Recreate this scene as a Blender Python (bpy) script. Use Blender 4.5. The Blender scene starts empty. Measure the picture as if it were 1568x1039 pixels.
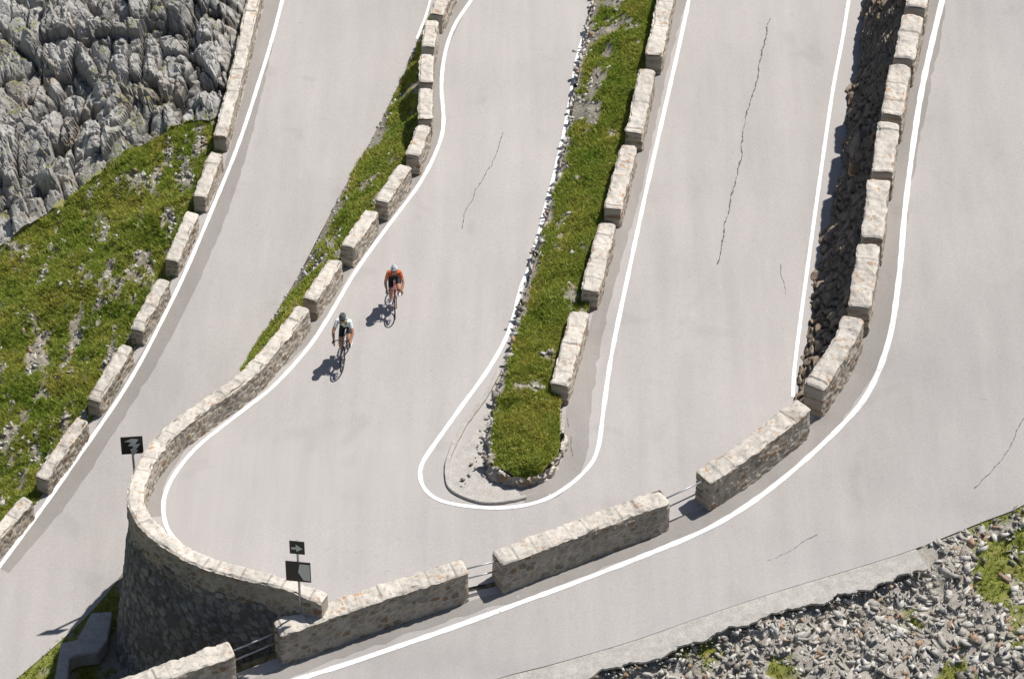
import bpy, bmesh, math, random
import numpy as np
from mathutils import Vector, noise, Matrix
from mathutils.bvhtree import BVHTree
random.seed(4); rng=np.random.default_rng(7)
scene=bpy.context.scene
# ------------------------------------------------ camera + site survey
TH=math.radians(38); D=108.0; FP=5400.0
CAM=Vector((0,-D*math.cos(TH),D*math.sin(TH)))
FW=Vector((0,math.cos(TH),-math.sin(TH))); RT=Vector((1,0,0)); UP=Vector((0,math.sin(TH),math.cos(TH)))
cd=bpy.data.cameras.new('camera'); cam=bpy.data.objects.new('camera',cd); scene.collection.objects.link(cam)
cam.location=CAM; cam.rotation_euler=(math.pi/2-TH,0,0); cd.lens=FP*36/1568; cd.sensor_width=36
cd.clip_start=1; cd.clip_end=3000; scene.camera=cam
def ray(u,v): return (FW*FP+RT*(u-784)-UP*(v-519.5)).normalized()
def P(u,v,z,h=0.0):
    """ground point surveyed at level z (measured on something h above it)"""
    d=ray(u,v); t=(z+h-CAM.z)/d.z; p=CAM+d*t; return Vector((p.x,p.y,z))
# ------------------------------------------------ light
SUNH=Vector((.84,.54,0)).normalized(); EL=math.radians(62)
sd=Vector((SUNH.x*math.cos(EL),SUNH.y*math.cos(EL),math.sin(EL)))
sl=bpy.data.lights.new('sun','SUN'); so=bpy.data.objects.new('sun',sl); scene.collection.objects.link(so)
so.rotation_euler=sd.to_track_quat('Z','Y').to_euler(); sl.energy=5.0; sl.angle=math.radians(.5); sl.color=(1,.96,.915)
w=bpy.data.worlds.new('World'); scene.world=w; w.use_nodes=True
nt=w.node_tree; sky=nt.nodes.new('ShaderNodeTexSky'); sky.sky_type='NISHITA'; sky.sun_disc=False
sky.sun_elevation=EL; sky.sun_rotation=math.atan2(SUNH.x,SUNH.y)
nt.links.new(sky.outputs[0],nt.nodes['Background'].inputs[0]); nt.nodes['Background'].inputs[1].default_value=.065
scene.view_settings.view_transform='Standard'; scene.view_settings.look='None'; scene.view_settings.exposure=0
# ------------------------------------------------ material helpers
class M:
    def __init__(s,name,rough=.9,spec=.2):
        s.m=bpy.data.materials.new(name); s.m.use_nodes=True; s.nt=s.m.node_tree
        s.b=s.nt.nodes['Principled BSDF']; s.b.inputs['Roughness'].default_value=rough
        s.b.inputs['Specular IOR Level'].default_value=spec
        s.tc=s.nt.nodes.new('ShaderNodeTexCoord').outputs['Object']
    def L(s,a,b): s.nt.links.new(a,b)
    def noise(s,scale,detail=4,rough=.6,vec=None,sc=None,dist=0):
        n=s.nt.nodes.new('ShaderNodeTexNoise'); n.inputs['Scale'].default_value=scale; n.inputs['Detail'].default_value=detail
        n.inputs['Roughness'].default_value=rough; n.inputs['Distortion'].default_value=dist
        v=vec or s.tc
        if sc:
            mp=s.nt.nodes.new('ShaderNodeMapping'); mp.inputs['Scale'].default_value=sc[:3]
            if len(sc)>3: mp.inputs['Rotation'].default_value=(0,0,sc[3])
            s.L(v,mp.inputs[0]); v=mp.outputs[0]
        s.L(v,n.inputs['Vector']); return n.outputs['Fac']
    def ramp(s,f,stops,const=False):
        r=s.nt.nodes.new('ShaderNodeValToRGB'); e=r.color_ramp.elements
        if const: r.color_ramp.interpolation='CONSTANT'
        while len(e)<len(stops): e.new(.5)
        for k,(p,c) in enumerate(stops):
            e[k].position=p; c=(c,c,c) if isinstance(c,(int,float)) else c; e[k].color=(*c,1)
        s.L(f,r.inputs[0]); return r.outputs[0]
    def mix(s,f,a,b,mode='MIX'):
        n=s.nt.nodes.new('ShaderNodeMix'); n.data_type='RGBA'; n.blend_type=mode
        for k,x in ((0,f),(6,a),(7,b)):
            if isinstance(x,(int,float)): 
                if k==0: n.inputs[0].default_value=x
                else: n.inputs[k].default_value=(x,x,x,1)
            elif isinstance(x,tuple): n.inputs[k].default_value=(*x,1)
            else: s.L(x,n.inputs[k])
        return n.outputs[2]
    def attr(s,name):
        n=s.nt.nodes.new('ShaderNodeAttribute'); n.attribute_name=name; return n.outputs['Fac']
    def nz(s):
        g=s.nt.nodes.new('ShaderNodeNewGeometry'); x=s.nt.nodes.new('ShaderNodeSeparateXYZ'); s.L(g.outputs['Normal'],x.inputs[0]); return x.outputs[2]
    def bump(s,f,strength=.5,dist=.02):
        b=s.nt.nodes.new('ShaderNodeBump'); b.inputs['Strength'].default_value=strength; b.inputs['Distance'].default_value=dist
        s.L(f,b.inputs['Height']); s.L(b.outputs[0],s.b.inputs['Normal'])
    def done(s,c):
        if isinstance(c,tuple): s.b.inputs['Base Color'].default_value=(*c,1)
        else: s.L(c,s.b.inputs['Base Color'])
        return s.m
def plain(name,c,rough=.6,spec=.4,var=.12,metal=0):
    m=M(name,rough,spec); m.b.inputs['Metallic'].default_value=metal
    n=m.noise(25,3); return m.done(m.mix(n,tuple(x*(1-var) for x in c),tuple(min(1,x*(1+var)) for x in c)))
def asphalt(name,a,b):
    m=M(name,.92,.15)
    big=m.ramp(m.noise(.16,5,.6),[(.3,a),(.7,b)])
    st=m.ramp(m.noise(1.0,4,.6,sc=(1.3,.10,1,-.35)),[(.3,.92),(.7,1.04)])
    c=m.mix(1,big,st,'MULTIPLY')
    sp=m.ramp(m.noise(30,3,.85),[(.25,.74),(.5,1.0),(.78,1.18)])
    c=m.mix(1,c,sp,'MULTIPLY')
    pat=m.ramp(m.noise(.55,2,.5,dist=.6),[(.62,1.0),(.72,.93)])
    c=m.mix(1,c,pat,'MULTIPLY')
    sd_=m.ramp(m.noise(3.5,5,.75),[(.60,1.0),(.78,.84)])
    c=m.mix(1,c,sd_,'MULTIPLY')
    m.bump(m.noise(55,2,.7),.3,.012); return m.done(c)
ASPH=asphalt('asphalt_sun_bleached',(.415,.392,.375),(.465,.435,.41))
ASPHD=asphalt('asphalt_worn_edge',(.28,.26,.24),(.36,.335,.31))
m=M('white_road_paint',.7,.3)
PAINT=m.done(m.mix(m.ramp(m.noise(9,5,.75),[(.32,0.0),(.44,1.0)]),(.50,.48,.46),(.82,.82,.81)))
CRACK=plain('crack_tar',(.15,.14,.13),.9,.1)
m=M('concrete_edge',.9,.1); c=m.ramp(m.noise(3,6,.7),[(.3,(.38,.36,.325)),(.7,(.56,.53,.485))]); c=m.mix(1,c,m.ramp(m.noise(18,5,.8),[(.3,.7),(.7,1.15)]),'MULTIPLY'); m.bump(m.noise(14,5,.7),.6,.03); CONC=m.done(c)
# stone wall
def stonemat(name,cols,mort,topc,dark=1.0,lich=1.0):
    m=M(name,.9,.15)
    hue=m.attr('hue'); mo=m.attr('mortar')
    n=len(cols); c=m.ramp(hue,[(i/n,cols[i]) for i in range(n)],True)
    c=m.mix(1,c,m.ramp(m.noise(16,5,.75),[(.3,.55),(.7,1.4)]),'MULTIPLY')
    c=m.mix(m.ramp(mo,[(.15,0.0),(.45,1.0)]),mort,c)
    li=m.ramp(m.noise(5,4,.7),[(.56,0.0),(.64,lich)])
    topn=m.ramp(m.noise(7,6,.8),[(.33,tuple(x*.52 for x in topc)),(.46,topc),(.72,tuple(min(x*1.15,.78) for x in topc))])
    top=m.mix(m.ramp(mo,[(0.0,.7),(.10,0.0)]),topn,tuple(x*.45 for x in topc))
    lic=m.ramp(m.noise(.9,3,.5),[(.44,0.0),(.54,.85*lich)])
    fl=m.mix(1,li,lic,'MULTIPLY')
    top=m.mix(fl,top,(.48,.25,.11))
    c=m.mix(m.ramp(m.nz(),[(.45,0.0),(.7,1.0)]),c,top)
    gr=m.ramp(m.noise(.8,4,.6),[(.3,.80*dark),(.7,1.12*dark)])
    c=m.mix(1,c,gr,'MULTIPLY')
    m.bump(m.noise(26,4,.78),.75,.03); return m.done(c)
WALL=stonemat('stone_masonry',[(.23,.19,.145),(.36,.30,.22),(.29,.26,.215),(.42,.355,.27),(.27,.18,.115),(.34,.305,.26)],(.47,.42,.35),(.64,.59,.515))
RETW=stonemat('retaining_masonry',[(.19,.18,.17),(.26,.245,.22),(.31,.29,.255),(.21,.20,.185),(.35,.32,.28)],(.15,.14,.13),(.34,.32,.29),1.0,.3)
RETR=stonemat('rubble_masonry',[(.075,.065,.055),(.12,.10,.085),(.14,.13,.115),(.09,.08,.07),(.17,.12,.085)],(.03,.027,.025),(.30,.24,.18),1.0,.8)  # stone and mortar tones darkened so the face's shade reads near black
# rocks
def rockmat(name,stops):
    m=M(name,.92,.1)
    v=m.attr('v'); c=m.ramp(v,stops,True)
    c=m.mix(1,c,m.ramp(m.noise(9,6,.75),[(.3,.7),(.7,1.25)]),'MULTIPLY')
    m.bump(m.noise(18,5,.75),.6,.04); return m.done(c)
ROCK=rockmat('limestone_rubble',[(0,(.30,.27,.23)),(.2,(.44,.415,.37)),(.45,(.54,.515,.465)),(.72,(.64,.615,.565)),(.94,(.42,.29,.20))])
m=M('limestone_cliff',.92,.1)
c=m.ramp(m.attr('v'),[(0,(.07,.066,.06)),(.22,(.32,.305,.28)),(.6,(.47,.455,.425)),(1,(.62,.60,.565))])  # darkest stop is crevice shade painted into the rock tone
c=m.mix(1,c,m.ramp(m.noise(3,8,.8,sc=(1.5,.7,1,.4)),[(.34,.5),(.47,1.0),(.7,1.2)]),'MULTIPLY')
c=m.mix(m.ramp(m.noise(.7,4,.6),[(.54,0.0),(.68,.6)]),c,(.33,.27,.20))
gm=m.mix(1,m.ramp(m.noise(.5,4,.6),[(.51,0.0),(.58,1.0)]),m.ramp(m.nz(),[(.74,0.0),(.88,1.0)]),'MULTIPLY')
c=m.mix(gm,c,m.ramp(m.noise(5,4,.7),[(.3,(.13,.145,.045)),(.7,(.26,.25,.09))]))
m.bump(m.noise(5,8,.75),.7,.10); CLIFF=m.done(c)
# ground with grass mask
def groundmat(name,soilA,soilB):
    m=M(name,.95,.05)
    g=m.ramp(m.noise(1.6,6,.7),[(.3,(.17,.19,.04)),(.5,(.25,.26,.07)),(.72,(.35,.32,.13))])
    s=m.ramp(m.noise(7,6,.8),[(.32,soilA),(.68,soilB)])
    c=m.mix(m.ramp(m.attr('mask'),[(.44,0.0),(.60,1.0)]),g,s)
    m.bump(m.noise(12,6,.8),.9,.06); return m.done(c)
GRND=groundmat('alpine_turf',(.25,.225,.17),(.44,.40,.33))
SCREE=groundmat('scree_gravel',(.34,.31,.26),(.56,.52,.46))
m=M('grass_blades',.7,.12)
c=m.ramp(m.attr('v'),[(0,(.15,.19,.03)),(.4,(.32,.37,.065)),(.75,(.46,.47,.11)),(1,(.62,.55,.25))])
c=m.mix(1,c,m.ramp(m.noise(.7,5,.65),[(.3,(.60,.82,.5)),(.5,(1,1.03,.95)),(.7,(1.35,1.15,1.3))]),'MULTIPLY'); BLADE=m.done(c)
nd=m.nt.nodes; tr=nd.new('ShaderNodeBsdfTranslucent'); mx=nd.new('ShaderNodeMixShader'); mx.inputs[0].default_value=.38
m.L(c,tr.inputs[0]); m.L(m.b.outputs[0],mx.inputs[1]); m.L(tr.outputs[0],mx.inputs[2]); m.L(mx.outputs[0],nd['Material Output'].inputs[0])
GALV=plain('galvanised_steel',(.42,.43,.44),.45,.5,.1,.6)
SIGNK=plain('sign_black',(.045,.04,.035),.5,.4)
SIGNW=plain('sign_white',(.72,.72,.70),.5,.4)
# ------------------------------------------------ geometry helpers
def link(o): scene.collection.objects.link(o); return o
def mesh_obj(name,verts,faces,mats,smooth=True,attrs=None,fm=None):
    me=bpy.data.meshes.new(name); me.from_pydata([tuple(v) for v in verts],[],faces)
    for mm in (mats if isinstance(mats,(list,tuple)) else [mats]): me.materials.append(mm)
    if smooth: me.polygons.foreach_set('use_smooth',[True]*len(me.polygons))
    if fm is not None: me.polygons.foreach_set('material_index',fm)
    if attrs:
        for k,a in attrs.items():
            at=me.attributes.new(k,'FLOAT','POINT'); at.data.foreach_set('value',np.asarray(a,dtype=np.float32))
    me.update(); return link(bpy.data.objects.new(name,me))
def cr(a,b,c,d,t):
    return .5*((2*b)+(c-a)*t+(2*a-5*b+4*c-d)*t*t+(3*b-a-3*c+d)*t**3)
def dense(pts,k):
    out=[]; n=len(pts)
    for i in range(n-1):
        a=pts[max(i-1,0)]; b=pts[i]; c=pts[i+1]; d=pts[min(i+2,n-1)]
        for j in range(k): out.append(cr(a,b,c,d,j/k))
    out.append(pts[-1].copy()); return out
def resample(pts,step,curve=True):
    q=dense(pts,12) if curve and len(pts)>2 else [p.copy() for p in pts]
    d=[0]
    for i in range(1,len(q)): d.append(d[-1]+(q[i]-q[i-1]).length)
    n=max(1,round(d[-1]/step)); out=[]; j=0
    for i in range(n+1):
        s=d[-1]*i/n
        while j<len(q)-2 and d[j+1]<s: j+=1
        t=(s-d[j])/max(1e-9,d[j+1]-d[j]); out.append(q[j].lerp(q[j+1],min(max(t,0),1)))
    return out
def hsh(p,k=0.0):
    x=math.sin(p[0]*12.9898+p[1]*78.233+p[2]*37.719+k)*43758.5453; return x-math.floor(x)
def grid_faces(R,C): return [(i*C+j,i*C+j+1,(i+1)*C+j+1,(i+1)*C+j) for i in range(R-1) for j in range(C-1)]
def loft(name,A,B,mat,k,nc,disp=None,attr=None,warp=1.0):
    """sheet between two surveyed edges; A,B world points paired"""
    a=dense(A,k); b=dense(B,k); V=[]; at={}
    R=len(a); C=nc+1
    for i in range(R):
        for j in range(C):
            t=(j/nc)**warp; p=a[i].lerp(b[i],t)
            if disp:
                p,extra=disp(p,t,i/(R-1))
                for kk,x in extra.items(): at.setdefault(kk,[]).append(x)
            V.append(p)
    o=mesh_obj(name,V,grid_faces(R,C),mat,True,at or None)
    me=o.data
    if sum(p.normal.z for p in me.polygons)<0: me.flip_normals()
    return o
def tree(o):
    me=o.data; return BVHTree.FromPolygons([v.co.copy() for v in me.vertices],[tuple(p.vertices) for p in me.polygons])
def hit(u,v,t):
    r=t.ray_cast(CAM,ray(u,v)); return r[0]
def drop(p,t):
    r=t.ray_cast(Vector((p.x,p.y,p.z+4)),Vector((0,0,-1))); return r[0].z if r[0] else p.z
def perps(c):
    out=[]
    for i in range(len(c)):
        t=c[min(i+1,len(c)-1)]-c[max(i-1,0)]; t.z=0; t.normalize(); out.append(Vector((-t.y,t.x,0)))
    return out
def ribbon(name,pts,width,mat,t,dz=.012,step=.22,jit=0.0,edge=.0,jf=.45):
    if len(pts)<2: print('ribbon skipped',name); return
    c=resample(pts,step); pp=perps(c); V=[]; 
    for i,p in enumerate(c):
        wj=width*(1+edge*noise.noise(Vector((i*.7,3,width*50))))
        off=jit*noise.fractal(Vector((i*jf,9.1,p.x*.1)),.7,2.1,4) if jit else 0
        for s in (-.5,0,.5):
            q=p+pp[i]*(s*wj+off); q.z=drop(q,t)+dz; V.append(q)
    o=mesh_obj(name,V,grid_faces(len(c),3),mat,False)
    if sum(p.normal.z for p in o.data.polygons)<0: o.data.flip_normals()
    return o
def pts2(px,t): return [h for h in (hit(u,v,t) for u,v in px) if h is not None]
def masonry(p,scale):
    q=Vector((p.x*scale,p.y*scale,p.z*scale*1.35))
    q+=Vector((noise.noise(q*1.7),noise.noise(q*1.7+Vector((5,5,5))),0))*.2
    d,pt=noise.voronoi(q); return (d[1]-d[0]),hsh(pt[0])
def wall(name,px,h,wd,mat=None,below=.35,step=.055,curve=True,scale=3.6):
    base=[P(u,v,z,h) for u,v,z in px]; c=resample(base,step,curve); pp=perps(c)
    nh=max(6,round((h+below)/step)); nw=max(4,round(wd/step)); prof=[]
    for i in range(nh): prof.append((-1,i/nh))
    for i in range(nw+1): prof.append((-1+2*i/nw,1))
    for i in range(nh-1,-1,-1): prof.append((1,i/nh))
    V=[];mo=[];hu=[]; seed=random.random()*50; s=0
    n=len(c)
    cuts=[0]
    while cuts[-1]<60: cuts.append(cuts[-1]+random.uniform(.3,.85))
    so_=[random.uniform(-.018,.022) for _ in cuts]; ci=0
    for i,p in enumerate(c):
        if i: s+=(p-c[i-1]).length
        while s>cuts[ci+1]: ci+=1
        en=min(i,n-1-i); ts=.90 if en==0 else (.97 if en==1 else 1)
        sl_=so_[ci]; gj=min(s-cuts[ci],cuts[ci+1]-s)
        for a,b in prof:
            side=abs(a)>.999 and b<1
            hh=-below+b*(h+below)
            bat=1+.10*(1-b)
            q=p+pp[i]*(a*wd/2*bat*ts)+Vector((0,0,hh))
            g,hx=masonry(q,scale)
            if side:
                q+=pp[i]*(math.copysign(1,a)*(.036*min(g/.22,1)-.018)+.035*noise.noise(q*2.2))
                if b>.86: hx=(hx+.5)%1
                mo.append(g*1.5); hu.append(hx)
            else:
                edge=abs(a)>.98
                q.z+=sl_+.06*noise.noise(q*2.4)+.025*noise.noise(q*7)-(.045 if edge else (.012 if abs(a)>.8 else 0))-(.03 if en==0 else 0)
                q+=pp[i]*(.08*noise.noise(q*3.1+Vector((3,3,3))) if abs(a)>.75 else 0)
                mo.append(gj if gj<.04 else .5); hu.append(hx)
            V.append(q)
    C=len(prof); F=grid_faces(n,C)
    for r in (0,n-1):
        l=0; rr=C-1
        while rr-l>=3:
            F.append((r*C+l,r*C+l+1,r*C+rr-1,r*C+rr)); l+=1; rr-=1
        if rr-l==2: F.append((r*C+l,r*C+l+1,r*C+rr))
    o=mesh_obj(name,V,F,mat or WALL,False,{'mortar':mo,'hue':hu})
    bm=bmesh.new(); bm.from_mesh(o.data); bmesh.ops.recalc_face_normals(bm,faces=bm.faces); bm.to_mesh(o.data); bm.free()
    return o
def retaining(name,T,B,mat,step=.09,bumps=.06,scale=2.2,bulge=0):
    """masonry/rock face between top edge T and foot B (paired)"""
    k=14; a=dense(T,k); b=dense(B,k); L=sum((a[i+1]-a[i]).length for i in range(len(a)-1))
    H=max((a[i]-b[i]).length for i in range(len(a))); nr=int(L/step); nc=int(H/step)
    V=[];mo=[];hu=[]
    for i in range(nr+1):
        f=i/nr*(len(a)-1); i0=min(int(f),len(a)-2); fr=f-i0
        p0=a[i0].lerp(a[i0+1],fr); p1=b[i0].lerp(b[i0+1],fr)
        dt=(a[i0+1]-a[i0]); dn=(p1-p0); nn=dt.cross(dn)
        if nn.length>0: nn.normalize()
        if nn.z<0: nn=-nn
        for j in range(nc+1):
            q=p0.lerp(p1,j/nc); g,hx=masonry(q,scale)
            q=q+nn*(bumps*(min(g/.25,1)-.5)+bumps*1.5*noise.noise(q*.9)+bumps*.8*(hx-.5)+bulge*noise.fractal(q*1.1,.8,2.1,3))
            V.append(q); mo.append(g*1.5); hu.append(hx)
    o=mesh_obj(name,V,grid_faces(nr+1,nc+1),mat,False,{'mortar':mo,'hue':hu,'v':hu})
    return o
def tube_geo(pts,rad,seg=8,V=None,F=None,cap=True):
    V=[] if V is None else V; F=[] if F is None else F
    n=len(pts); base=len(V); rad=[rad]*n if isinstance(rad,(int,float)) else rad
    up=None
    for i in range(n):
        t=(pts[min(i+1,n-1)]-pts[max(i-1,0)]).normalized()
        if up is None: up=t.orthogonal().normalized()
        else: up=(up-t*up.dot(t)).normalized()
        sd_=t.cross(up)
        for k in range(seg):
            an=2*math.pi*k/seg; V.append(pts[i]+up*math.cos(an)*rad[i]+sd_*math.sin(an)*rad[i])
    for i in range(n-1):
        for k in range(seg):
            F.append((base+i*seg+k,base+i*seg+(k+1)%seg,base+(i+1)*seg+(k+1)%seg,base+(i+1)*seg+k))
    if cap:
        F.append(tuple(base+k for k in range(seg))[::-1]); F.append(tuple(base+(n-1)*seg+k for k in range(seg)))
    return V,F
# ------------------------------------------------ ROADS
HA,HB,HC,HD=.65,.80,.75,1.08
rise=lambda L:[(t[0],t[1],t[2]+.42*max(0,t[2]-.9)) for t in L]
AL=[(420,-130,0),(405,-60,-.2),(388,0,-.4),(365,100,-.7),(336,210,-1.0),(305,300,-1.3),(262,400,-1.8),(208,505,-2.4),(142,612,-3.1),(62,732,-3.9),(-30,840,-4.5),(-160,980,-5.2),(-300,1130,-5.8)]
AR=[(700,-130,0),(685,-60,-.2),(669,0,-.4),(624,100,-.7),(568,215,-1.0),(520,300,-1.3),(452,430,-1.9),(380,552,-2.6),(320,660,-3.3),(250,780,-4.1),(150,925,-4.85),(-10,1070,-5.4),(-120,1180,-5.9)]
A_l=[P(u,v,z,HA) for u,v,z in AL]; A_r=[P(*t) for t in AR]
roadA=loft('road',A_l,A_r,ASPH,8,14)
out=[(715,-130,.7,HB),(700,-60,.6,HB),(672,10,.5,HB),(654,75,.45,HB),(652,130,.4,HB),(650,185,.35,HB),(620,252,.3,HB),(570,320,.25,HB),(520,390,.2,HB),(468,465,.15,HB),(415,532,.1,HB),(370,578,.05,HB),(300,628,0,HB),(255,665,0,HB),(222,710,0,HB),(207,760,0,HB),(230,805,0,HB),(300,853,-.05,HB),(400,885,-.1,HB),(500,915,-.15,HB*.6),
(620,893,-.3,.57),(705,865,-.45,.9),(830,828,-.38,1.03),(1010,760,-.17,1.07),(1080,728,0,1.1),(1150,680,.12,1.28),(1225,620,.28,1.47),(1225,600,.35,0),(1235,530,.5,0),(1256,430,.75,0),(1284,320,1.05,0),(1306,230,1.3,0),(1317,150,1.5,0),(1326,60,1.75,0),(1340,-60,2.05,0),(1348,-130,2.2,0)]
inn=[(950,-130,.7),(935,-60,.6),(912,15,.5),(893,80,.45),(880,140,.4),(868,200,.35),(852,260,.3),(832,335,.25),(812,410,.2),(792,480,.15),(768,560,.1),(747,620,.05),(725,665,0),(703,690,0),(693,710,0),(689,728,0),(692,742,0),(700,752,0),(712,758,0),(730,763,0),
(750,765,0),(770,765,0),(790,762,0),(815,755,0),(832,748,0),(850,725,.02),(858,705,.05),(862,680,.08),(866,650,.12),(873,530,.35,HC),(905,435,.65,HC),(937,320,1.0,HC),(965,215,1.35,HC),(992,100,1.7,HC),(1022,-60,2.1,HC),(1035,-130,2.3,HC)]
BO=[P(*t) for t in out]; BI=[P(*t) for t in inn]
roadB=loft('road',BO,BI,ASPH,7,20)
DL=rise([(1425,-130,4.4),(1412,-60,4.1),(1383,90,3.4),(1364,175,3.0),(1350,262,2.6),(1335,362,2.15),(1316,468,1.6),(1290,525,1.25),(1245,590,.9),(1225,620,.7),(1150,680,.35),(1080,728,.05),(1010,760,-.15),(900,801,-.3),(770,850,-.5),(705,865,-.6),(560,913,-.95),(430,960,-1.3),(350,990,-1.5),(180,1050,-1.9),(60,1100,-2.2),(-60,1150,-2.6)])
DR=rise([(1800,-130,4.4),(1790,-60,4.1),(1760,120,3.4),(1750,230,3.0),(1740,330,2.6),(1730,440,2.2),(1715,550,1.8),(1690,640,1.4),(1640,720,1.1),(1568,772,.8),(1500,800,.5),(1400,840,.25),(1300,872,0),(1190,905,-.2),(1070,945,-.4),(970,980,-.6),(850,1015,-.85),(760,1039,-1.1),(680,1075,-1.3),(560,1130,-1.8),(430,1190,-2.1),(310,1250,-2.5)])
D_l=[P(u,v,z,HD) for u,v,z in DL]; D_r=[P(*t) for t in DR]
roadD=loft('road',D_l,D_r,ASPH,7,18)
TA,TB,TD=tree(roadA),tree(roadB),tree(roadD)
# ---- painted lines
def line(px,t,wd=.13,mat=PAINT,name='road_marking',**k): return ribbon(name,pts2(px,t),wd,mat,t,edge=.25,**k)
lineA=[(433,-2),(418,55),(400,115),(360,235),(300,380),(245,497),(190,597),(100,728),(0,866),(-60,945)]
line(lineA,TA,.125)
line([(664,-20),(652,25),(638,60)],TA,.09)
lineB=[(730,-15),(722,0),(697,38),(682,80),(676,130),(679,190),(668,232),(640,285),(590,352),(542,420),(503,486),(470,535),(420,590),(370,630),(310,677),(275,715),(255,750),(250,780),(258,812),(285,845)]
line(lineB,TB,.125)
lineI=[(925,-15),(908,15),(885,85),(874,150),(858,230),(838,320),(815,395),(798,440),(780,505),(750,562),(704,626),(664,682),(644,717),(650,748),(680,768),(740,777),(800,774),(850,757),(895,722),(915,688),(925,620),(937,540),(962,420),(990,290),(1015,180),(1040,70),(1058,-15)]
line(lineI,TB,.13)
lineC=[(1302,-15),(1290,60),(1275,140),(1256,270),(1242,370),(1227,480),(1217,560),(1214,608)]
line(lineC,TB,.12)
lineD=[(1450,-20),(1443,0),(1415,120),(1400,210),(1386,320),(1376,430),(1360,525),(1325,608),(1270,670),(1190,740),(1110,795),(1000,845),(850,903),(700,958),(570,1003),(440,1045),(380,1066)]
line(lineD,TD,.17)
# ---- worn shoulders beside the walls
ribbon('road_shoulder',[p+Vector((.55,-.1,0)) for p in A_l[1:-2]],.62,ASPHD,TA,.005,.3,edge=.25)
ribbon('road_shoulder',[p+Vector((.52,-.22,0)) for p in D_l[1:-2]],.75,ASPHD,TD,.005,.3,edge=.3)
ribbon('road_shoulder',pts2([(1040,-15),(1010,90),(985,200),(960,310),(925,430),(900,540),(885,640),(880,700),(850,745),(800,762)],TB),.7,ASPHD,TB,.005,.3,edge=.3)
ribbon('road_shoulder',pts2([(712,0),(686,50),(668,110),(668,180),(655,235),(620,295),(580,345),(530,410),(490,480),(440,545),(370,608),(290,670),(240,740),(240,790)],TB),.45,ASPHD,TB,.005,.3,edge=.3)
# ---- cracks
def crack(px,t,wd=.03): 
    ribbon('road_crack',pts2(px,t),wd*.75,CRACK,t,.009,.07,jit=.06,edge=1.8,jf=.10)
crack([(1180,28),(1168,75),(1158,125),(1140,190),(1133,255),(1115,320),(1108,365),(1098,405)],TB,.042)
crack([(770,203),(758,240),(742,270),(722,305),(713,325),(708,350)],TB,.025)
crack([(1570,640),(1545,685),(1520,718),(1492,748)],TD,.025)
crack([(1252,818),(1215,840),(1175,858)],TD,.016)
crack([(1196,405),(1203,450)],TB,.016)
crack([(870,640),(876,700)],TB,.028)
# ------------------------------------------------ terrain
def fb(p,o=4): return noise.fractal(p,.9,2.1,o)
def dispGrass(p,t,s):
    e=min(1,t*12)
    z=.30*fb(p*.5)+.10*fb(p*2.6+Vector((9,0,0)))
    q=Vector((p.x*.55+p.y*.15,p.y*.16-p.x*.35,0))
    mk=.46+.62*noise.fractal(q*2.4,.6,2.2,6)+.18*noise.noise(p*3)
    if t>.55: mk-=(t-.55)*.45
    if mk>.5: z+=.15*noise.noise(p*5)
    return p+Vector((0,0,z*e-.03)),{'mask':mk}
GL=[(350,155,-.85,HA),(336,210,-1.0,HA),(305,300,-1.3,HA),(262,400,-1.8,HA),(208,505,-2.4,HA),(142,612,-3.1,HA),(62,732,-3.9,HA),(-30,840,-4.5,HA),(-160,980,-5.2,HA),(-300,1130,-5.8,HA)]
GR=[(325,170,-1.0),(240,212,-1.9),(150,268,-2.8),(80,325,-3.6),(-5,385,-4.5),(-100,460,-5.2),(-200,570,-6),(-320,720,-6.8),(-450,880,-7.5),(-600,1050,-8)]
hill=loft('grassy_slope',[P(*t) for t in GL],[P(*t) for t in GR],GRND,36,150,dispGrass)
def dispRock(p,t,s):
    e=min(1,t*14+.35)
    q=Vector((p.x*.95+p.y*.28,p.y*.62-p.x*.16,0)); q+=Vector((fb(p*.5),fb(p*.5+Vector((7,3,1))),0))*.16
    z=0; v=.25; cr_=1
    for sc,am in ((.42,1.15),(1.0,.72),(2.3,.30),(5.0,.11)):
        d,pt=noise.voronoi(q*sc); c=pt[0]; r=(q*sc-c)
        h=hsh(c,sc)-.5
        tx=hsh(c,3+sc)-.40; ty=hsh(c,8+sc)-.50
        z+=am*(h*.8+r.x*tx*1.25+r.y*ty*1.25)
        g=min((d[1]-d[0])/.12,1); z-=am*.28*(1-g); v+=am*.34*h; cr_*=(.40+.60*g) if sc<3 else 1  # seams sunk, and crevice shade painted in by darkening the tone
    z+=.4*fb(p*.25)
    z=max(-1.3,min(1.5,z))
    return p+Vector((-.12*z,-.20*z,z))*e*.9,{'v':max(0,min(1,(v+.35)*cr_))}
RLo=[(418,-130,0,HA),(400,-60,-.2,HA),(383,0,-.4,HA),(362,95,-.7,HA),(345,150,-.9,HA),(300,182,-1.3),(240,214,-1.9),(150,270,-2.8),(80,327,-3.6),(-5,388,-4.5),(-100,463,-5.2),(-200,573,-6)]
RUp=[(400,-260,2.5),(370,-260,2.5),(320,-260,2.5),(270,-260,2.5),(220,-260,2.5),(160,-260,2.5),(90,-250,2.5),(0,-240,2.2),(-90,-220,2),(-180,-180,1.6),(-280,-90,1),(-380,60,-1)]
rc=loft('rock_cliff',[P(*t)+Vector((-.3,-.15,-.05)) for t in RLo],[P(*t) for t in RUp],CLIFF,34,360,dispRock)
rc.data.polygons.foreach_set('use_smooth',[False]*len(rc.data.polygons))
def dispBank(p,t,s):
    e=min(1,min(t,1-t)*6); mk=.40+.55*noise.fractal(p*.9,.8,2.1,4)+max(0,(t-.82))*2.2
    return p+Vector((0,0,(.18*fb(p*1.1)+.10*math.sin(t*math.pi))*e)),{'mask':mk}
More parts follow.
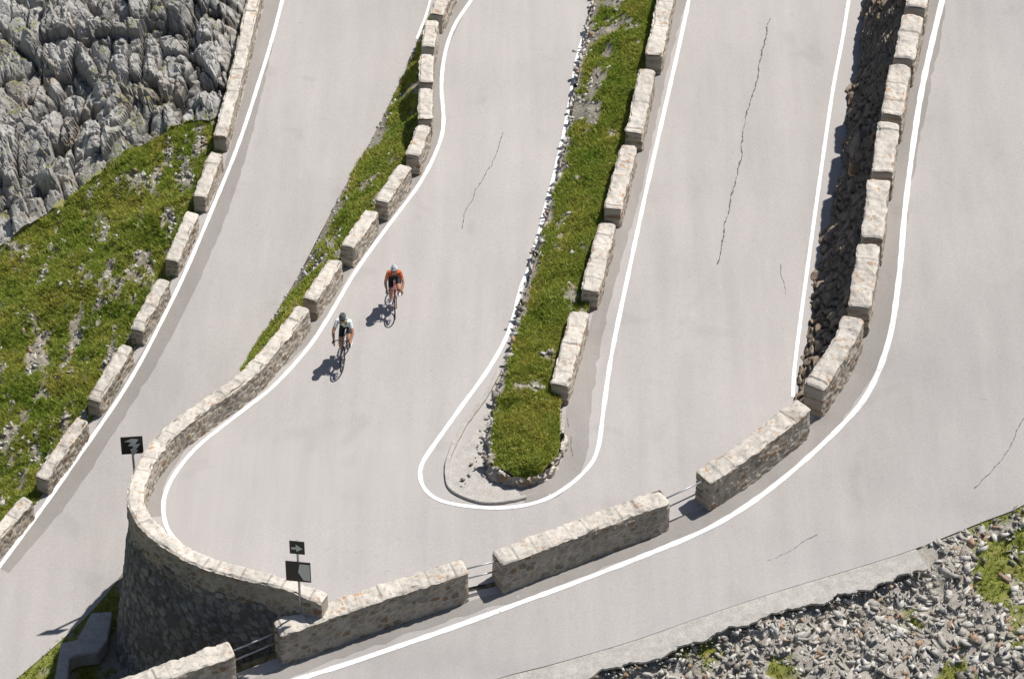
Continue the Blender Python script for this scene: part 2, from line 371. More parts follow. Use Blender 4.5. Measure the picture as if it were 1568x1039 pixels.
bt=BO[:12]; bb=[P(*t) for t in [(700,-130,0),(685,-60,-.2),(669,0,-.4),(646,55,-.57),(625,100,-.7),(600,150,-.85),(568,215,-1.0),(520,300,-1.3),(480,380,-1.65),(440,450,-2.0),(400,515,-2.4),(370,565,-2.7)]]
bank=loft('grass_bank',bt,bb,GRND,16,34,dispBank)
isl_l=[(935,-60,.6),(893,80,.45),(868,200,.35),(832,335,.25),(800,450,.17),(772,548,.1)]
isl_r=[(1022,-60,2.1,HC),(992,100,1.7,HC),(965,215,1.35,HC),(937,320,1.0,HC),(905,435,.65,HC),(873,530,.35,HC)]
loft('island_apron',[P(*t) for t in isl_l],[P(*t) for t in isl_r],CONC,8,16,lambda p,t,s:(p+Vector((0,0,-.02+.05*noise.noise(p*2)*min(1,min(t,1-t)*5))),{}))
fanc=P(800,665,-.03)
loft('island_apron',[p+(p-fanc).normalized()*.05+Vector((0,0,-.006)) for p in BI[9:30]],[fanc]*21,CONC,7,14)
gl=[(925,-60,.85),(907,20,.82),(893,80,.78),(877,170,.7),(866,230,.62),(845,310,.6),(822,390,.55),(803,460,.5),(783,540,.45),(766,600,.42),(754,660,.40),(752,705,.38),(775,722,.36)]
gr_=[(1018,-60,2.25,HC),(1004,20,2.05,HC),(988,95,1.85,HC),(972,170,1.6,HC),(955,235,1.4,HC),(938,310,1.2,HC),(918,385,.98,HC),(898,450,.8,HC),(875,520,.6,HC),(860,575,.5,HC),(857,655,.42),(855,692,.40),(835,716,.38)]
def dispIsl(p,t,s):
    e=min(1,min(t+.15,1-t)*5)*min(1,(1-s)*14); mk=.27+.6*noise.fractal(p*1.0,.8,2.1,4)+max(0,.10-t)*5+(.25 if s<.25 and t<.45 else 0)
    return p+Vector((0,0,(.14*fb(p*1.3)+.16*math.sin(t*math.pi))*e)),{'mask':mk-(.3 if s>.7 else 0)}
GLw=[P(*t) for t in gl]; GRw=[P(*t) for t in gr_]
isl=loft('grass_island',GLw+[P(792,734,.22)],GRw+[P(824,730,.22)],GRND,16,44,dispIsl)
edgeT=GLw+[P(800,729,.36),P(835,719,.38),P(856,692,.40),P(859,655,.42)]
edgeB=[Vector((p.x-.16,p.y-.05,p.z-.75)) for p in GLw[:-1]]+[P(770,742,-.05),P(800,747,-.05),P(842,735,-.05),P(862,700,-.05),P(866,655,0)]
retaining('stone_edging',edgeT,edgeB,WALL,.07,.10,2.6)
def kerb(name,c,wd,h,mat,step=.15,jit=.02,outj=0):
    c=resample(c,step); pp=perps(c); V=[]
    for i,p in enumerate(c):
        for a,b in ((-1,-.15),(-1,.8),(-.8,1),(.8,1),(1,.8),(1,-.15)):
            j=noise.noise(Vector((p.x*4,p.y*4,a*7)))*jit
            q=p+pp[i]*(a*wd/2+j+(outj*noise.fractal(p*1.7+Vector((a,0,0)),.7,2.1,3) if a*pp[i].y<0 else 0))+Vector((0,0,b*h+j*.4)); V.append(q)
    F=grid_faces(len(c),6); o=mesh_obj(name,V,F,mat,False)
    if sum(p.normal.z*p.area for p in o.data.polygons)<0: o.data.flip_normals()
    return o
kerb('kerb',pts2([(838,322),(822,375),(805,438),(795,480),(782,520),(766,566),(745,606),(712,652),(690,695),(684,725),(690,748),(708,760),(735,769),(770,769),(805,762)],TB),.13,.09,CONC)
def dispScree(p,t,s):
    e=min(1,t*10); mk=.74+.75*noise.fractal(p*.55,.8,2.1,4)
    if s<.42: mk-=.32*max(0,1-t*3)
    z=(.25*fb(p*.7)+.09*noise.noise(p*4))*e-.05
    if s>.42 and t<.07: mk=3; z=-.07
    return p+Vector((0,0,z)),{'mask':mk}
SL=rise([(1790,-60,4.1),(1740,330,2.6),(1715,550,1.8),(1690,640,1.4),(1640,720,1.1),(1568,772,.8),(1500,800,.5),(1400,840,.25),(1300,872,0),(1190,905,-.2),(1070,945,-.4),(970,980,-.6),(850,1015,-.85),(760,1039,-1.1),(680,1075,-1.3),(560,1130,-1.8),(430,1190,-2.1)])
SR=[(2150,-60,5),(2100,330,3),(2050,600,1.5),(2030,760,.6),(1990,900,-.3),(1930,1030,-1.2),(1850,1120,-1.9),(1700,1200,-2.6),(1600,1250,-3),(1480,1290,-3.2),(1350,1320,-3.5),(1200,1340,-3.7),(1050,1360,-3.9),(930,1380,-4.1),(820,1400,-4.4),(680,1440,-4.8),(530,1480,-5)]
scree=loft('scree_slope',[P(*t) for t in SL],[P(*t) for t in SR],SCREE,16,130,dispScree)
kerb('concrete_verge',[P(*t)+Vector((.17,-.36,-.075)) for t in SL[7:-1]],.84,.075,CONC,.10,.02,.22)
# retaining faces
topH=[];botH=[]
for i in range(8,24):
    p=BO[i]; o_=(p-BI[i]); t=BO[i+1]-BO[i-1]; n=Vector((-t.y,t.x,0)).normalized()
    if n.dot(Vector((o_.x,o_.y,0)))<0: n=-n
    k=.22 if i<19 else .0
    topH.append(p+n*k+Vector((0,0,.05 if i<19 else -.03))); botH.append(p+n*(k+(.13*5.8 if i<20 else .05))+Vector((0,0,-5.8)))
retaining('retaining_wall',topH,botH,RETW,.07,.05,3.0)
ti=[1,2,3,4,5,6,7,8,9]; Tt=[D_l[i]+Vector((-.28,0,.02)) for i in ti]
Bb=[P(1328,-60,2.05),P(1312,90,1.68),P(1300,165,1.45),P(1287,245,1.25),P(1266,335,1.02),P(1245,430,.75),P(1235,490,.6),P(1226,560,.42),P(1220,615,.28)]
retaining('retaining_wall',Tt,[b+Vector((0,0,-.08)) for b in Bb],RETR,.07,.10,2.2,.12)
tt=[p+Vector((-.1,.2,-.02)) for p in D_l[12:]]; retaining('retaining_wall',tt,[p+Vector((-.3,.5,-4.5)) for p in tt],RETW,.15,.05,2.4)
def dispLow(p,t,s):
    return p+Vector((0,0,.12*fb(p*.8)*min(1,t*8)-.03)),{'mask':.38+.6*noise.fractal(p*.9,.8,2.1,4)}
low=loft('grass_verge',[P(*t) for t in [(330,645,-3.2),(250,780,-4.1),(150,925,-4.85),(-10,1070,-5.4),(-120,1180,-5.9),(-200,1260,-6.2)]],[P(*t) for t in [(560,800,-4.4),(600,960,-4.8),(560,1060,-5.0),(420,1160,-5.3),(250,1260,-5.8),(150,1350,-6.2)]],GRND,14,70,dispLow)
def slab(name,px,z,th,mat):
    t=[P(u,v,z) for u,v in px]; V=t+[p-Vector((0,0,th)) for p in t]; n=len(t)
    F=[tuple(range(n)),tuple(range(2*n-1,n-1,-1))]+[(i,(i+1)%n,n+(i+1)%n,n+i) for i in range(n)]
    o=mesh_obj(name,V,F,mat,False); bm=bmesh.new(); bm.from_mesh(o.data); bmesh.ops.recalc_face_normals(bm,faces=bm.faces)
    bmesh.ops.bevel(bm,geom=bm.edges[:],offset=.03,segments=2,affect='EDGES'); bm.to_mesh(o.data); bm.free(); return o
slab('concrete_culvert',[(140,937),(172,935),(164,980),(150,998),(118,1002),(106,1008),(100,1070),(78,1070),(93,983),(118,978)],-4.62,.5,CONC)
V=[];G=90
for i in range(G+1):
    for j in range(G+1):
        x=-450+900*i/G; y=-350+900*j/G; r=math.hypot(x,y)
        z=-11+2.5*fb(Vector((x,y,0))*.03)+ (max(0,r-60)*.12*(1 if x>0 else -.4)) - max(0,-y-40)*.25
        if y<-40: z=min(z,-14-(-y-40)*.3)
        V.append(Vector((x,y,z)))
mk=[.5+.5*noise.fractal(v*.05,.8,2.1,4) for v in V]
gg=mesh_obj('ground',V,grid_faces(G+1,G+1),GRND,True,{'mask':mk})
if gg.data.polygons[0].normal.z<0: gg.data.flip_normals()
# ------------------------------------------------ scatter
def sample(o,n,attrn='mask'):
    me=o.data; nv=len(me.vertices); co=np.empty(nv*3); me.vertices.foreach_get('co',co); co=co.reshape(-1,3)
    q=np.array([p.vertices[:] for p in me.polygons]); a=np.empty(nv,dtype=np.float32); me.attributes[attrn].data.foreach_get('value',a)
    A,B,C,Dd=(co[q[:,k]] for k in range(4)); ar=np.linalg.norm(np.cross(C-A,Dd-B),axis=1)/2
    idx=rng.choice(len(q),n,p=ar/ar.sum()); s=rng.random((n,1)); t=rng.random((n,1))
    p=(A[idx]*(1-s)+B[idx]*s)*(1-t)+(Dd[idx]*(1-s)+C[idx]*s)*t
    return p,a[q[idx,0]]
def inview(p,m=80):
    r=p-np.array(CAM); z=r@np.array(FW); u=784+FP*(r@np.array(RT))/z; v=519.5-FP*(r@np.array(UP))/z
    return (u>-m*3)&(u<1568+m*3)&(v>-m)&(v<1039+m)
def grass(name,p,h0,h1,nb=4,v0=0,v1=1):
    n=len(p); P_=np.repeat(p,nb,axis=0); N=len(P_)
    P_=P_+np.c_[rng.normal(0,.025,(N,2)),np.zeros(N)]
    an=rng.random(N)*6.283; le=rng.uniform(h0,h1,N); w_=rng.uniform(.010,.022,N)*1.2; lean=rng.uniform(.4,1.3,N); an2=rng.random(N)*6.283
    d=np.c_[np.cos(an),np.sin(an),np.zeros(N)]*w_[:,None]
    tipv=P_+np.c_[np.cos(an2)*lean*le,np.sin(an2)*lean*le,le]
    V=np.empty((N,3,3)); V[:,0]=P_-d-[0,0,.01]; V[:,1]=P_+d-[0,0,.01]; V[:,2]=tipv
    me=bpy.data.meshes.new(name); me.vertices.add(N*3); me.vertices.foreach_set('co',V.ravel())
    me.loops.add(N*3); me.loops.foreach_set('vertex_index',np.arange(N*3)); me.polygons.add(N)
    me.polygons.foreach_set('loop_start',np.arange(N)*3); me.polygons.foreach_set('loop_total',np.full(N,3)); me.update()
    vv=np.repeat(np.clip(rng.normal(.5,.22,n),0,1),nb)*(v1-v0)+v0
    at=me.attributes.new('v','FLOAT','POINT'); at.data.foreach_set('value',np.repeat(np.clip(vv+rng.normal(0,.08,N),0,1),3).astype(np.float32))
    me.materials.append(BLADE); return link(bpy.data.objects.new(name,me))
bm=bmesh.new(); bmesh.ops.create_cube(bm,size=1.4); bmesh.ops.triangulate(bm,faces=bm.faces)
bm.verts.ensure_lookup_table(); CV=np.array([v.co[:] for v in bm.verts]); CF=np.array([[v.index for v in f.verts] for f in bm.faces]); bm.free()
bm=bmesh.new(); bmesh.ops.create_cube(bm,size=1.5); bmesh.ops.bevel(bm,geom=bm.edges[:],offset=.22,segments=1,affect='EDGES'); bmesh.ops.subdivide_edges(bm,edges=bm.edges[:],cuts=1,use_grid_fill=True); bmesh.ops.triangulate(bm,faces=bm.faces)
bm.verts.ensure_lookup_table(); BV=np.array([v.co[:] for v in bm.verts]); BF=np.array([[v.index for v in f.verts] for f in bm.faces]); bm.free()
def rocks(name,p,s0,s1,pw=2.5,big=False,mat=None,flat=.6):
    n=len(p); IVx,IFx=(BV,BF) if big else (CV,CF); k=len(IVx)
    s=s0+(s1-s0)*rng.random(n)**pw; jj=(.05,.04) if big else (.20,.20)
    V=np.repeat(IVx[None],n,axis=0)*(1+rng.normal(0,jj[0],(n,k,1)))+rng.normal(0,jj[1],(n,k,3))
    sh=rng.normal(0,.3,(n,2)); V[:,:,0]+=V[:,:,2]*sh[:,0:1]; V[:,:,1]+=V[:,:,0]*sh[:,1:2]
    sc=np.c_[rng.uniform(.8,1.7,n),rng.uniform(.5,1.1,n),rng.uniform(.3,.8,n)*flat/.6]; V=V*sc[:,None,:]
    q=rng.normal(size=(n,4)); q[:,1:3]*=.5; q/=np.linalg.norm(q,axis=1)[:,None]; w_,x,y,z=q.T
    R=np.stack([1-2*(y*y+z*z),2*(x*y-z*w_),2*(x*z+y*w_),2*(x*y+z*w_),1-2*(x*x+z*z),2*(y*z-x*w_),2*(x*z-y*w_),2*(y*z+x*w_),1-2*(x*x+y*y)],1).reshape(n,3,3)
    V=np.einsum('nij,nkj->nki',R,V)*s[:,None,None]+p[:,None,:]+np.c_[np.zeros((n,2)),s*.15][:,None,:]
    F=(IFx[None]+(np.arange(n)*k)[:,None,None]).reshape(-1,3); N=len(F)
    me=bpy.data.meshes.new(name); me.vertices.add(n*k); me.vertices.foreach_set('co',V.ravel()); me.loops.add(N*3); me.loops.foreach_set('vertex_index',F.ravel())
    me.polygons.add(N); me.polygons.foreach_set('loop_start',np.arange(N)*3); me.polygons.foreach_set('loop_total',np.full(N,3)); me.update()
    at=me.attributes.new('v','FLOAT','POINT'); at.data.foreach_set('value',np.repeat(rng.random(n),k).astype(np.float32))
    me.materials.append(mat or ROCK); return link(bpy.data.objects.new(name,me))
p,a=sample(hill,150000); k=inview(p)&(a<.54+rng.normal(0,.07,len(a))); grass('meadow_grass',p[k],.05,.13)
p,a=sample(hill,24000); k=inview(p)&(a>.53+rng.normal(0,.03,len(a))); rocks('slope_stones',p[k],.015,.10,5)
p,a=sample(isl,30000); k=inview(p)&(a<.55); grass('island_grass',p[k],.05,.12,4,0,.9)
p,a=sample(isl,1800); k=inview(p)&(a>.5); rocks('island_stones',p[k],.02,.10,3)
p,a=sample(bank,22000); k=inview(p)&(a<.58); grass('bank_grass',p[k],.05,.11)
p,a=sample(bank,2500); k=inview(p)&(a>.45); rocks('bank_stones',p[k],.02,.08,3)
p,a=sample(low,14000); k=inview(p)&(a<.55); grass('verge_grass',p[k],.05,.12)
p,a=sample(scree,60000); k=inview(p)&(a>.42)&(a<2); rocks('scree_stones',p[k],.016,.15,5,flat=.42)
p,a=sample(scree,900); k=inview(p)&(a>.5)&(a<2); rocks('scree_blocks',p[k],.10,.20,2,flat=.5)
p,a=sample(scree,36000); k=inview(p)&(a<.47); grass('scree_grass',p[k],.05,.12,4,.1,1)
def along(c,step,sp):
    q=resample(c,step); a=np.array([x[:] for x in q]); a=a+rng.normal(0,sp,a.shape)*[1,1,.3]; return a
rocks('edging_stones',np.vstack([along([p+Vector((-.03,0,-.05)) for p in GLw],.17,.05),along([p+Vector((-.16,0,-.45)) for p in GLw],.22,.06)]),.05,.13,2)
rocks('edging_stones',along([P(u,v,.02) for u,v in [(706,742),(716,735),(724,712),(735,680),(750,630)]],.2,.06),.03,.08,2)
rocks('kerb_rubble',along([P(*t)+Vector((.42,-.86,-.10)) for t in SL[7:-1]],.07,.12),.02,.08,2,flat=.4)
rocks('boulder',np.array([P(252,362,-2.9)[:],P(262,350,-2.75)[:],P(283,322,-2.3)[:]]),.28,.4,1,True)
rocks('boulder',np.array([P(188,482,-3.6)[:],P(176,505,-3.9)[:],P(195,500,-3.6)[:],P(168,515,-4.1)[:]]),.22,.38,1,True)
rocks('boulder',np.array([P(1314,225,2.4)[:],P(1316,262,2.2)[:]]),.34,.42,1,True)
rocks('boulder',np.array([P(1540,985,-1.9)[:],P(1552,1000,-2.0)[:],P(1330,1005,-1.3)[:]]),.25,.4,1,True)
# ------------------------------------------------ parapet walls
wA=[[(400,-40,-.27),(388,0,-.4),(365,100,-.7),(337,208,-1.0)],[(331,232,-1.05),(305,300,-1.3)],[(294,324,-1.4),(262,398,-1.8)],[(251,426,-1.93),(209,503,-2.4)],[(194,529,-2.55),(143,611,-3.1)],[(126,640,-3.25),(63,730,-3.9)],[(42,762,-4.05),(-28,842,-4.5)],[(-50,868,-4.6),(-130,950,-5.0)]]
for s in wA: wall('stone_wall',s,HA,.42)
wB=[[(690,-30,.55),(668,20,.5)],[(661,30,.48),(655,70,.45)],[(653,82,.45),(652,124,.4)],[(652,134,.4),(651,180,.35)],[(649,191,.35),(632,237,.31)],[(620,252,.3),(584,306,.26)],[(570,321,.25),(531,377,.21)],[(514,397,.2),(474,457,.15)]]
for s in wB: wall('stone_wall',s,HB,.44)
wall('stone_wall',[(464,470,.15),(415,532,.1),(370,578,.05),(300,628,0),(255,665,0),(222,710,0),(207,760,0),(230,805,0),(300,853,-.05),(400,883,-.1),(452,897,-.15),(497,916,-.32)],HB,.46)
wC=[[(1024,-30,2.0),(1001,84,1.75)],[(991,106,1.7),(971,202,1.38)],[(963,222,1.33),(938,318,1.0)],[(930,341,.95),(903,443,.62)],[(888,475,.52),(857,588,.2)]]
for s in wC: wall('stone_wall',s,HC,.53)
wD=[[(1410,-40,4.0),(1402,10,3.76)],[(1399,22,3.7),(1384,88,3.4)],[(1379,98,3.36),(1366,174,3.0)],[(1361,186,2.95),(1351,262,2.6)],[(1346,274,2.55),(1336,362,2.15)],[(1331,373,2.1),(1316,468,1.6)],[(1308,485,1.5),(1288,527,1.25),(1246,590,.9)],
[(1230,617,.7),(1150,680,.35),(1077,729,.05)],[(1018,757,-.15),(893,803,-.3),(761,853,-.5)],[(712,864,-.6),(560,913,-.95),(424,961,-1.3)],[(355,990,-1.5),(180,1052,-1.9)]]
for s in wD: wall('stone_wall',rise(s),HD,.64)
for (a,b) in (((1082,727,.05),(1012,760,-.15)),((768,850,-.5),(706,866,-.6)),((430,958,-1.3),(350,992,-1.5))):
    V=[];F=[]
    for hh in (.55,.92):
        p=P(*a,HD)+Vector((0,0,hh)); q=P(*b,HD)+Vector((0,0,hh)); tube_geo([p,q],.024,8,V,F)
    mesh_obj('guard_rail',V,F,GALV)
# ------------------------------------------------ signs
def child(o,par): o.parent=par; return o
def empty(name,loc,rz=0,sc=1):
    e=bpy.data.objects.new(name,None); link(e); e.location=loc; e.rotation_euler=(0,0,rz); e.scale=(sc,)*3; return e
def plate(name,poly,th,mat,par,z0=0,y0=0):
    n=len(poly); V=[Vector((x,y0,z+z0)) for x,z in poly]+[Vector((x,y0+th,z+z0)) for x,z in poly]
    F=[tuple(range(n)),tuple(range(2*n-1,n-1,-1))]+[(i,(i+1)%n,n+(i+1)%n,n+i) for i in range(n)]
    return child(mesh_obj(name,V,F,mat,False),par)
def sq(a,b): return [(-a/2,-b/2),(a/2,-b/2),(a/2,b/2),(-a/2,b/2)]
def pole(par,h):
    V,F=tube_geo([Vector((0,.05,-.9)),Vector((0,.05,h))],.035,10); child(mesh_obj('pole',V,F,GALV),par)
e=empty('curve_sign',P(208,722,-.1)+Vector((-.06,.1,-.2)),math.radians(6)); pole(e,1.4)
plate('panel',sq(.64,.64),.02,SIGNK,e,1.12)
plate('arrow',[(.0,.26),(.20,.22),(.09,.05),(.24,.05),(.10,-.16),(.16,-.19),(.0,-.42),(-.06,-.12),(-.0,-.12),(.04,-.03),(-.12,.0),(-.02,.13),(-.22,.17)],.01,SIGNW,e,1.12,-.014)
e=empty('curve_sign',P(460,943,-.15),math.radians(-8)); pole(e,2.75)
plate('panel',sq(.42,.46),.02,SIGNK,e,2.54)
plate('arrow',[(-.03,.13),(.16,-.02),(-.02,-.13),(-.02,-.05),(-.16,-.06),(-.16,.02),(-.03,.03)],.01,SIGNW,e,2.54,-.014)
plate('panel_large',sq(.70,.72),.02,SIGNK,e,1.66)
plate('chevron',[(.05,.3),(.33,.3),(.33,-.3),(.14,-.28),(.0,.0)],.01,SIGNW,e,1.66,-.014)
# ------------------------------------------------ cyclists
SKIN=plain('skin',(.50,.27,.17),.55,.35); BLK=plain('black_lycra',(.02,.02,.025),.6,.3); TYRE=plain('tyre_rubber',(.025,.025,.025),.8,.2)
WHT=plain('white_fabric',(.72,.73,.72),.7,.2); GRN=plain('green_fabric',(.05,.27,.13),.7,.2); RED=plain('red_fabric',(.42,.05,.04),.7,.2)
ORG=plain('orange_fabric',(.50,.13,.05),.7,.2); DRK=plain('dark_fabric',(.05,.05,.07),.7,.2); STEEL=plain('bike_alloy',(.4,.4,.42),.35,.5,.1,.8)
HELW=plain('helmet_white',(.65,.68,.72),.35,.5); HELK=plain('helmet_dark',(.10,.12,.12),.35,.5); FRK=plain('frame_dark',(.04,.045,.06),.3,.5); FRR=plain('frame_red',(.4,.05,.04),.3,.5)
LIP=plain('lips',(.38,.13,.10))
def cyclist(loc,head,sc,jer,helm,frame):
    E=empty('cyclist',loc,math.atan2(head[1],head[0]),sc)
    V3=Vector
    def tb(name,paths,mat,seg=8):
        V=[];F=[]
        for pts,r in paths: tube_geo([V3(p) for p in pts],r,seg,V,F)
        return child(mesh_obj(name,V,F,mat),E)
    RA=(-.41,0,.34); FA=(.60,0,.34); BB=(0,0,.27); ST=(-.17,0,.82); HT=(.42,0,.86); HB_=(.46,0,.72)
    circ=lambda c,r,n=40:[(c[0]+r*math.cos(2*math.pi*i/n),0,c[2]+r*math.sin(2*math.pi*i/n)) for i in range(n+1)]
    for nm,c in (('rear_wheel',RA),('front_wheel',FA)):
        tb(nm+'_tyre',[(circ(c,.325),.0175)],TYRE,8)
        tb(nm+'_rim',[(circ(c,.302),.012)],BLK,6)
        tb(nm+'_spokes',[([(c[0],0.02*(-1)**i,c[2]),(c[0]+.3*math.cos(i*math.pi/10),0,c[2]+.3*math.sin(i*math.pi/10))],.0018) for i in range(20)]+[([(c[0],-.05,c[2]),(c[0],.05,c[2])],.018)],STEEL,5)
    tb('frame',[([ST,BB],.016),([ST,HT],.015),([HB_,BB],.021),([HT,HB_],.02),([ST,(RA[0],.05,.34)],.008),([ST,(RA[0],-.05,.34)],.008),([BB,(RA[0],.05,.34)],.01),([BB,(RA[0],-.05,.34)],.01),
        ([HB_,(.5,.05,.66),(FA[0],.05,.34)],.013),([HB_,(.5,-.05,.66),(FA[0],-.05,.34)],.013),([ST,(-.2,0,.93)],.013),([(.42,0,.86),(.40,0,.92),(.50,0,.93)],.014)],frame)
    bars=[]
    for s in (1,-1): bars.append(([(.50,0,.93),(.50,.12*s,.935),(.51,.20*s,.93),(.58,.215*s,.92),(.615,.215*s,.87),(.58,.215*s,.80),(.50,.215*s,.79)],.0135)); bars.append(([(.58,.215*s,.92),(.63,.215*s,.95),(.645,.215*s,.985)],[.018,.017,.012])); bars.append(([(.64,.215*s,.96),(.64,.215*s,.84)],.006))
    tb('handlebars',bars,BLK)
    tb('saddle',[([(-.33,0,.955),(-.25,0,.96),(-.12,0,.955),(-.04,0,.95)],[.065,.06,.03,.02])],BLK,10)
    RP=(.02,-.13,.10); LP=(-.03,.13,.435)
    tb('crankset',[([(.1*math.cos(i/24*2*math.pi),-.045,.27+.1*math.sin(i/24*2*math.pi)) for i in range(25)],.006),([(0,-.05,.27),(RP[0],-.075,RP[2])],.011),([(0,.05,.27),(LP[0],.075,LP[2])],.011),([(RP[0],-.08,RP[2]),(RP[0],-.16,RP[2])],.014),([(LP[0],.08,LP[2]),(LP[0],.16,LP[2])],.014),([(0,-.045,.37),(-.41,-.045,.375)],.004),([(0,-.045,.17),(-.41,-.045,.305)],.004)],STEEL)
    J={}; J['pel']=((-.17,0,1.02),(.15,.125)); J['wai']=((-.05,0,1.15),(.135,.115)); J['che']=((.11,0,1.29),(.165,.125)); J['up']=((.23,0,1.385),(.14,.10)); J['nek']=((.31,0,1.465),(.058,.058)); J['hd']=((.345,0,1.52),(.06,.06))
    for s,k in ((1,'l'),(-1,'r')):
        J['sh'+k]=((.24,.175*s,1.375),(.072,.07)); J['el'+k]=((.385,.265*s,1.14),(.047,.047)); J['fa'+k]=((.46,.25*s,1.07),(.044,.044)); J['wr'+k]=((.575,.222*s,.985),(.028,.028)); J['pa'+k]=((.615,.217*s,.972),(.036,.026))
        J['hi'+k]=((-.13,.10*s,.98),(.115,.11))
    J['knl']=((.27,.13,.80),(.066,.066)); J['cal']=((.19,.13,.67),(.062,.062)); J['anl']=((-.05,.125,.50),(.036,.036)); J['tol']=((-.03,.125,.455),(.03,.03))
    J['knr']=((.20,-.12,.60),(.064,.064)); J['car']=((.14,-.12,.46),(.062,.062)); J['anr']=((-.03,-.125,.20),(.036,.036)); J['tor']=((-.01,-.125,.14),(.03,.03))
    names=list(J); ed=[('pel','wai'),('wai','che'),('che','up'),('up','nek'),('nek','hd')]
    for k in 'lr': ed+=[('up','sh'+k),('sh'+k,'el'+k),('el'+k,'fa'+k),('fa'+k,'wr'+k),('wr'+k,'pa'+k),('pel','hi'+k),('hi'+k,'kn'+k),('kn'+k,'ca'+k),('ca'+k,'an'+k),('an'+k,'to'+k)]
    me=bpy.data.meshes.new('skel'); me.from_pydata([J[n][0] for n in names],[(names.index(a),names.index(b)) for a,b in ed],[])
    o=link(bpy.data.objects.new('skel',me)); md=o.modifiers.new('s','SKIN'); md.use_smooth_shade=True
    for i,n in enumerate(names):
        sv=me.skin_vertices[0].data[i]; sv.radius=J[n][1]; sv.use_root=(n=='pel')
    ms=o.modifiers.new('b','SUBSURF'); ms.levels=2; ms.render_levels=2
    dg=bpy.context.evaluated_depsgraph_get(); bme=bpy.data.meshes.new_from_object(o.evaluated_get(dg)); bpy.data.objects.remove(o)
    mats=[SKIN,BLK,jer[0],jer[1],jer[2],WHT,jer[4]]
    bme.materials.clear()
    for mm in mats: bme.materials.append(mm)
    idx=[]
    for p in bme.polygons:
        c=p.center; best=(9,None,0)
        for a,b in ed:
            A=V3(J[a][0]);B=V3(J[b][0]); t=max(0,min(1,(c-A).dot(B-A)/(B-A).length_squared)); d=(c-(A+(B-A)*t)).length-.5*(J[a][1][0]*(1-t)+J[b][1][0]*t)
            if d<best[0]: best=(d,(a,b),t)
        (a,b),t=best[1],best[2]; k=0
        if a in('pel',) and b=='wai': k=1 if t<.35 else 2
        elif a in('wai','che'): k=3 if abs(c.y)>.10 else 2
        elif a=='up' and b!='nek': k=6 if t<.6 else 4
        elif a=='up': k=6 if t<.5 else 0
        elif a[:2]=='sh': k=4 if t<.55 else 0
        elif a=='pel': k=1
        elif a[:2]=='hi': k=1 if t<.68 else 0
        elif a[:2]=='ca': k=5 if t>.72 else 0
        elif a[:2]=='an': k=5
        idx.append(k)
    bme.polygons.foreach_set('material_index',idx); bo=link(bpy.data.objects.new('body',bme)); child(bo,E)
    tb('shoes',[([(-.10,.127,.455),(-.05,.127,.45),(.03,.127,.445),(.11,.127,.44),(.145,.127,.438)],[.03,.04,.038,.034,.018]),([(-.08,-.127,.135),(-.03,-.127,.12),(.05,-.127,.105),(.13,-.127,.10),(.165,-.127,.10)],[.03,.04,.038,.034,.018])],jer[3],10)
    fin=[]
    for s in (1,-1):
        y=.217*s; 
        for i,(dx,ln) in enumerate(((.030,.9),(.012,1.05),(-.006,1.0),(-.024,.8))):
            x=.625+dx; fin.append(([(x-.02,y+.018*s,.985),(x,y+.034*s,.972),(x+.004,y+.040*s,.972-.024*ln),(x+.002,y+.028*s,.972-.046*ln),(x,y+.012*s,.972-.055*ln)],[.0105,.010,.009,.0085,.006]))
        fin.append(([(.59,y-.012*s,.978),(.615,y-.032*s,.968),(.638,y-.032*s,.95),(.65,y-.02*s,.938)],[.012,.0115,.010,.007]))
    tb('hands',fin,SKIN,7)
    hc=V3((.385,0,1.60)); pit=Matrix.Rotation(math.radians(8),3,'Y')
    bm=bmesh.new(); bmesh.ops.create_icosphere(bm,subdivisions=3,radius=1)
    for v in bm.verts:
        x,y,z=v.co; k=1-.28*max(0,-z)**1.3; c=V3((x*.098*(1-.15*max(0,-z)),y*.077*k,z*.122))
        if x>.5 and z<-.3: c.x+=.012*(-z)
        if x>.75 and abs(y)<.22 and -.35<z<.1: c.x+=.022*(1-abs(y)/.22)
        if x>.6 and .12<z<.3 and abs(y)>.15: c.x-=.008
        v.co=hc+pit@c
    hm=bpy.data.meshes.new('head'); bm.to_mesh(hm); bm.free(); hm.materials.append(SKIN); hm.polygons.foreach_set('use_smooth',[True]*len(hm.polygons)); child(link(bpy.data.objects.new('head',hm)),E)
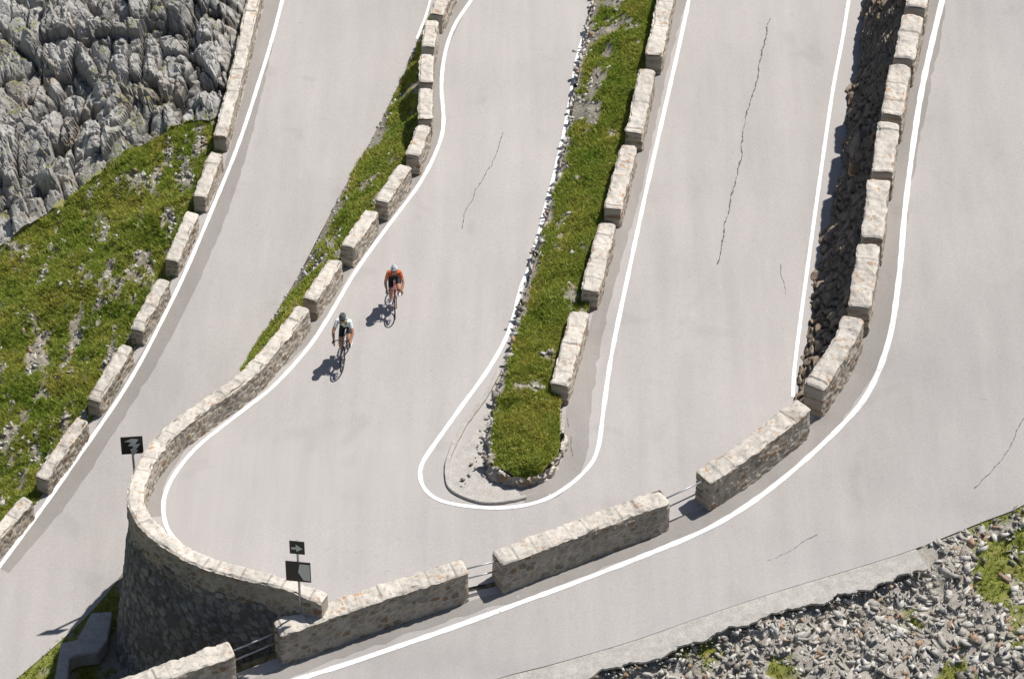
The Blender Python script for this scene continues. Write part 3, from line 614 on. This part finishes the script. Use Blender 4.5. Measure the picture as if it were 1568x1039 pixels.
    L=lambda x,y,z:tuple(hc+pit@V3((x,y,z)))
    tb('sunglasses',[([L(.02,-.082,.02),L(.075,-.07,.018),L(.103,-.035,.012),L(.108,0,.018),L(.103,.035,.012),L(.075,.07,.018),L(.02,.082,.02)],[.006,.014,.02,.010,.02,.014,.006])],BLK,8)
    tb('mouth',[([L(.094,-.025,-.062),L(.102,0,-.06),L(.094,.025,-.062)],[.003,.006,.003])],LIP,6)
    tb('ears',[([L(-.005,s*.074,.03),L(-.012,s*.088,.005),L(-.002,s*.08,-.03)],[.008,.014,.008]) for s in (1,-1)],SKIN,6)
    bm=bmesh.new(); bmesh.ops.create_uvsphere(bm,u_segments=32,v_segments=20,radius=1)
    bmesh.ops.delete(bm,geom=[v for v in bm.verts if v.co.z<-.12],context='VERTS')
    for v in bm.verts:
        x,y,z=v.co; g=1+.07*max(0,z)*(1 if math.sin(y*16)>0 else -.6)*(1 if z>.1 else 0)
        v.co=hc+pit@V3((x*.135*g-.012,y*.095*g,z*.105*g+.05))
    hm=bpy.data.meshes.new('helmet'); bm.to_mesh(hm); bm.free(); hm.materials.append(helm); child(link(bpy.data.objects.new('helmet',hm)),E).modifiers.new('s','SOLIDIFY').thickness=.012
    tb('helmet_vents',[([L(-.12,y,.10),L(-.05,y,.158-abs(y)*.5),L(.05,y,.155-abs(y)*.5),L(.105,y*.8,.105)],[.004,.009,.009,.004]) for y in (-.05,-.018,.018,.05)],BLK,6)
    tb('helmet_strap',[([L(.02,s*.082,.04),L(.02,s*.07,-.05),L(.03,0,-.125)],.005) for s in (1,-1)],BLK,5)
    return E
def place(u,v,head,sc,*a):
    p=hit(u,v,TB); h=Vector((head[0],head[1],0)).normalized(); p=p-h*.60*sc; p.z=drop(p,TB); return cyclist(p+Vector((0,0,.014)),h,sc,*a)
place(525,568,(-.14,-1),1.12,(WHT,BLK,WHT,WHT,GRN),HELK,FRK)
place(605,487,(.02,-1),1.04,(DRK,DRK,ORG,WHT,RED),HELW,FRR)
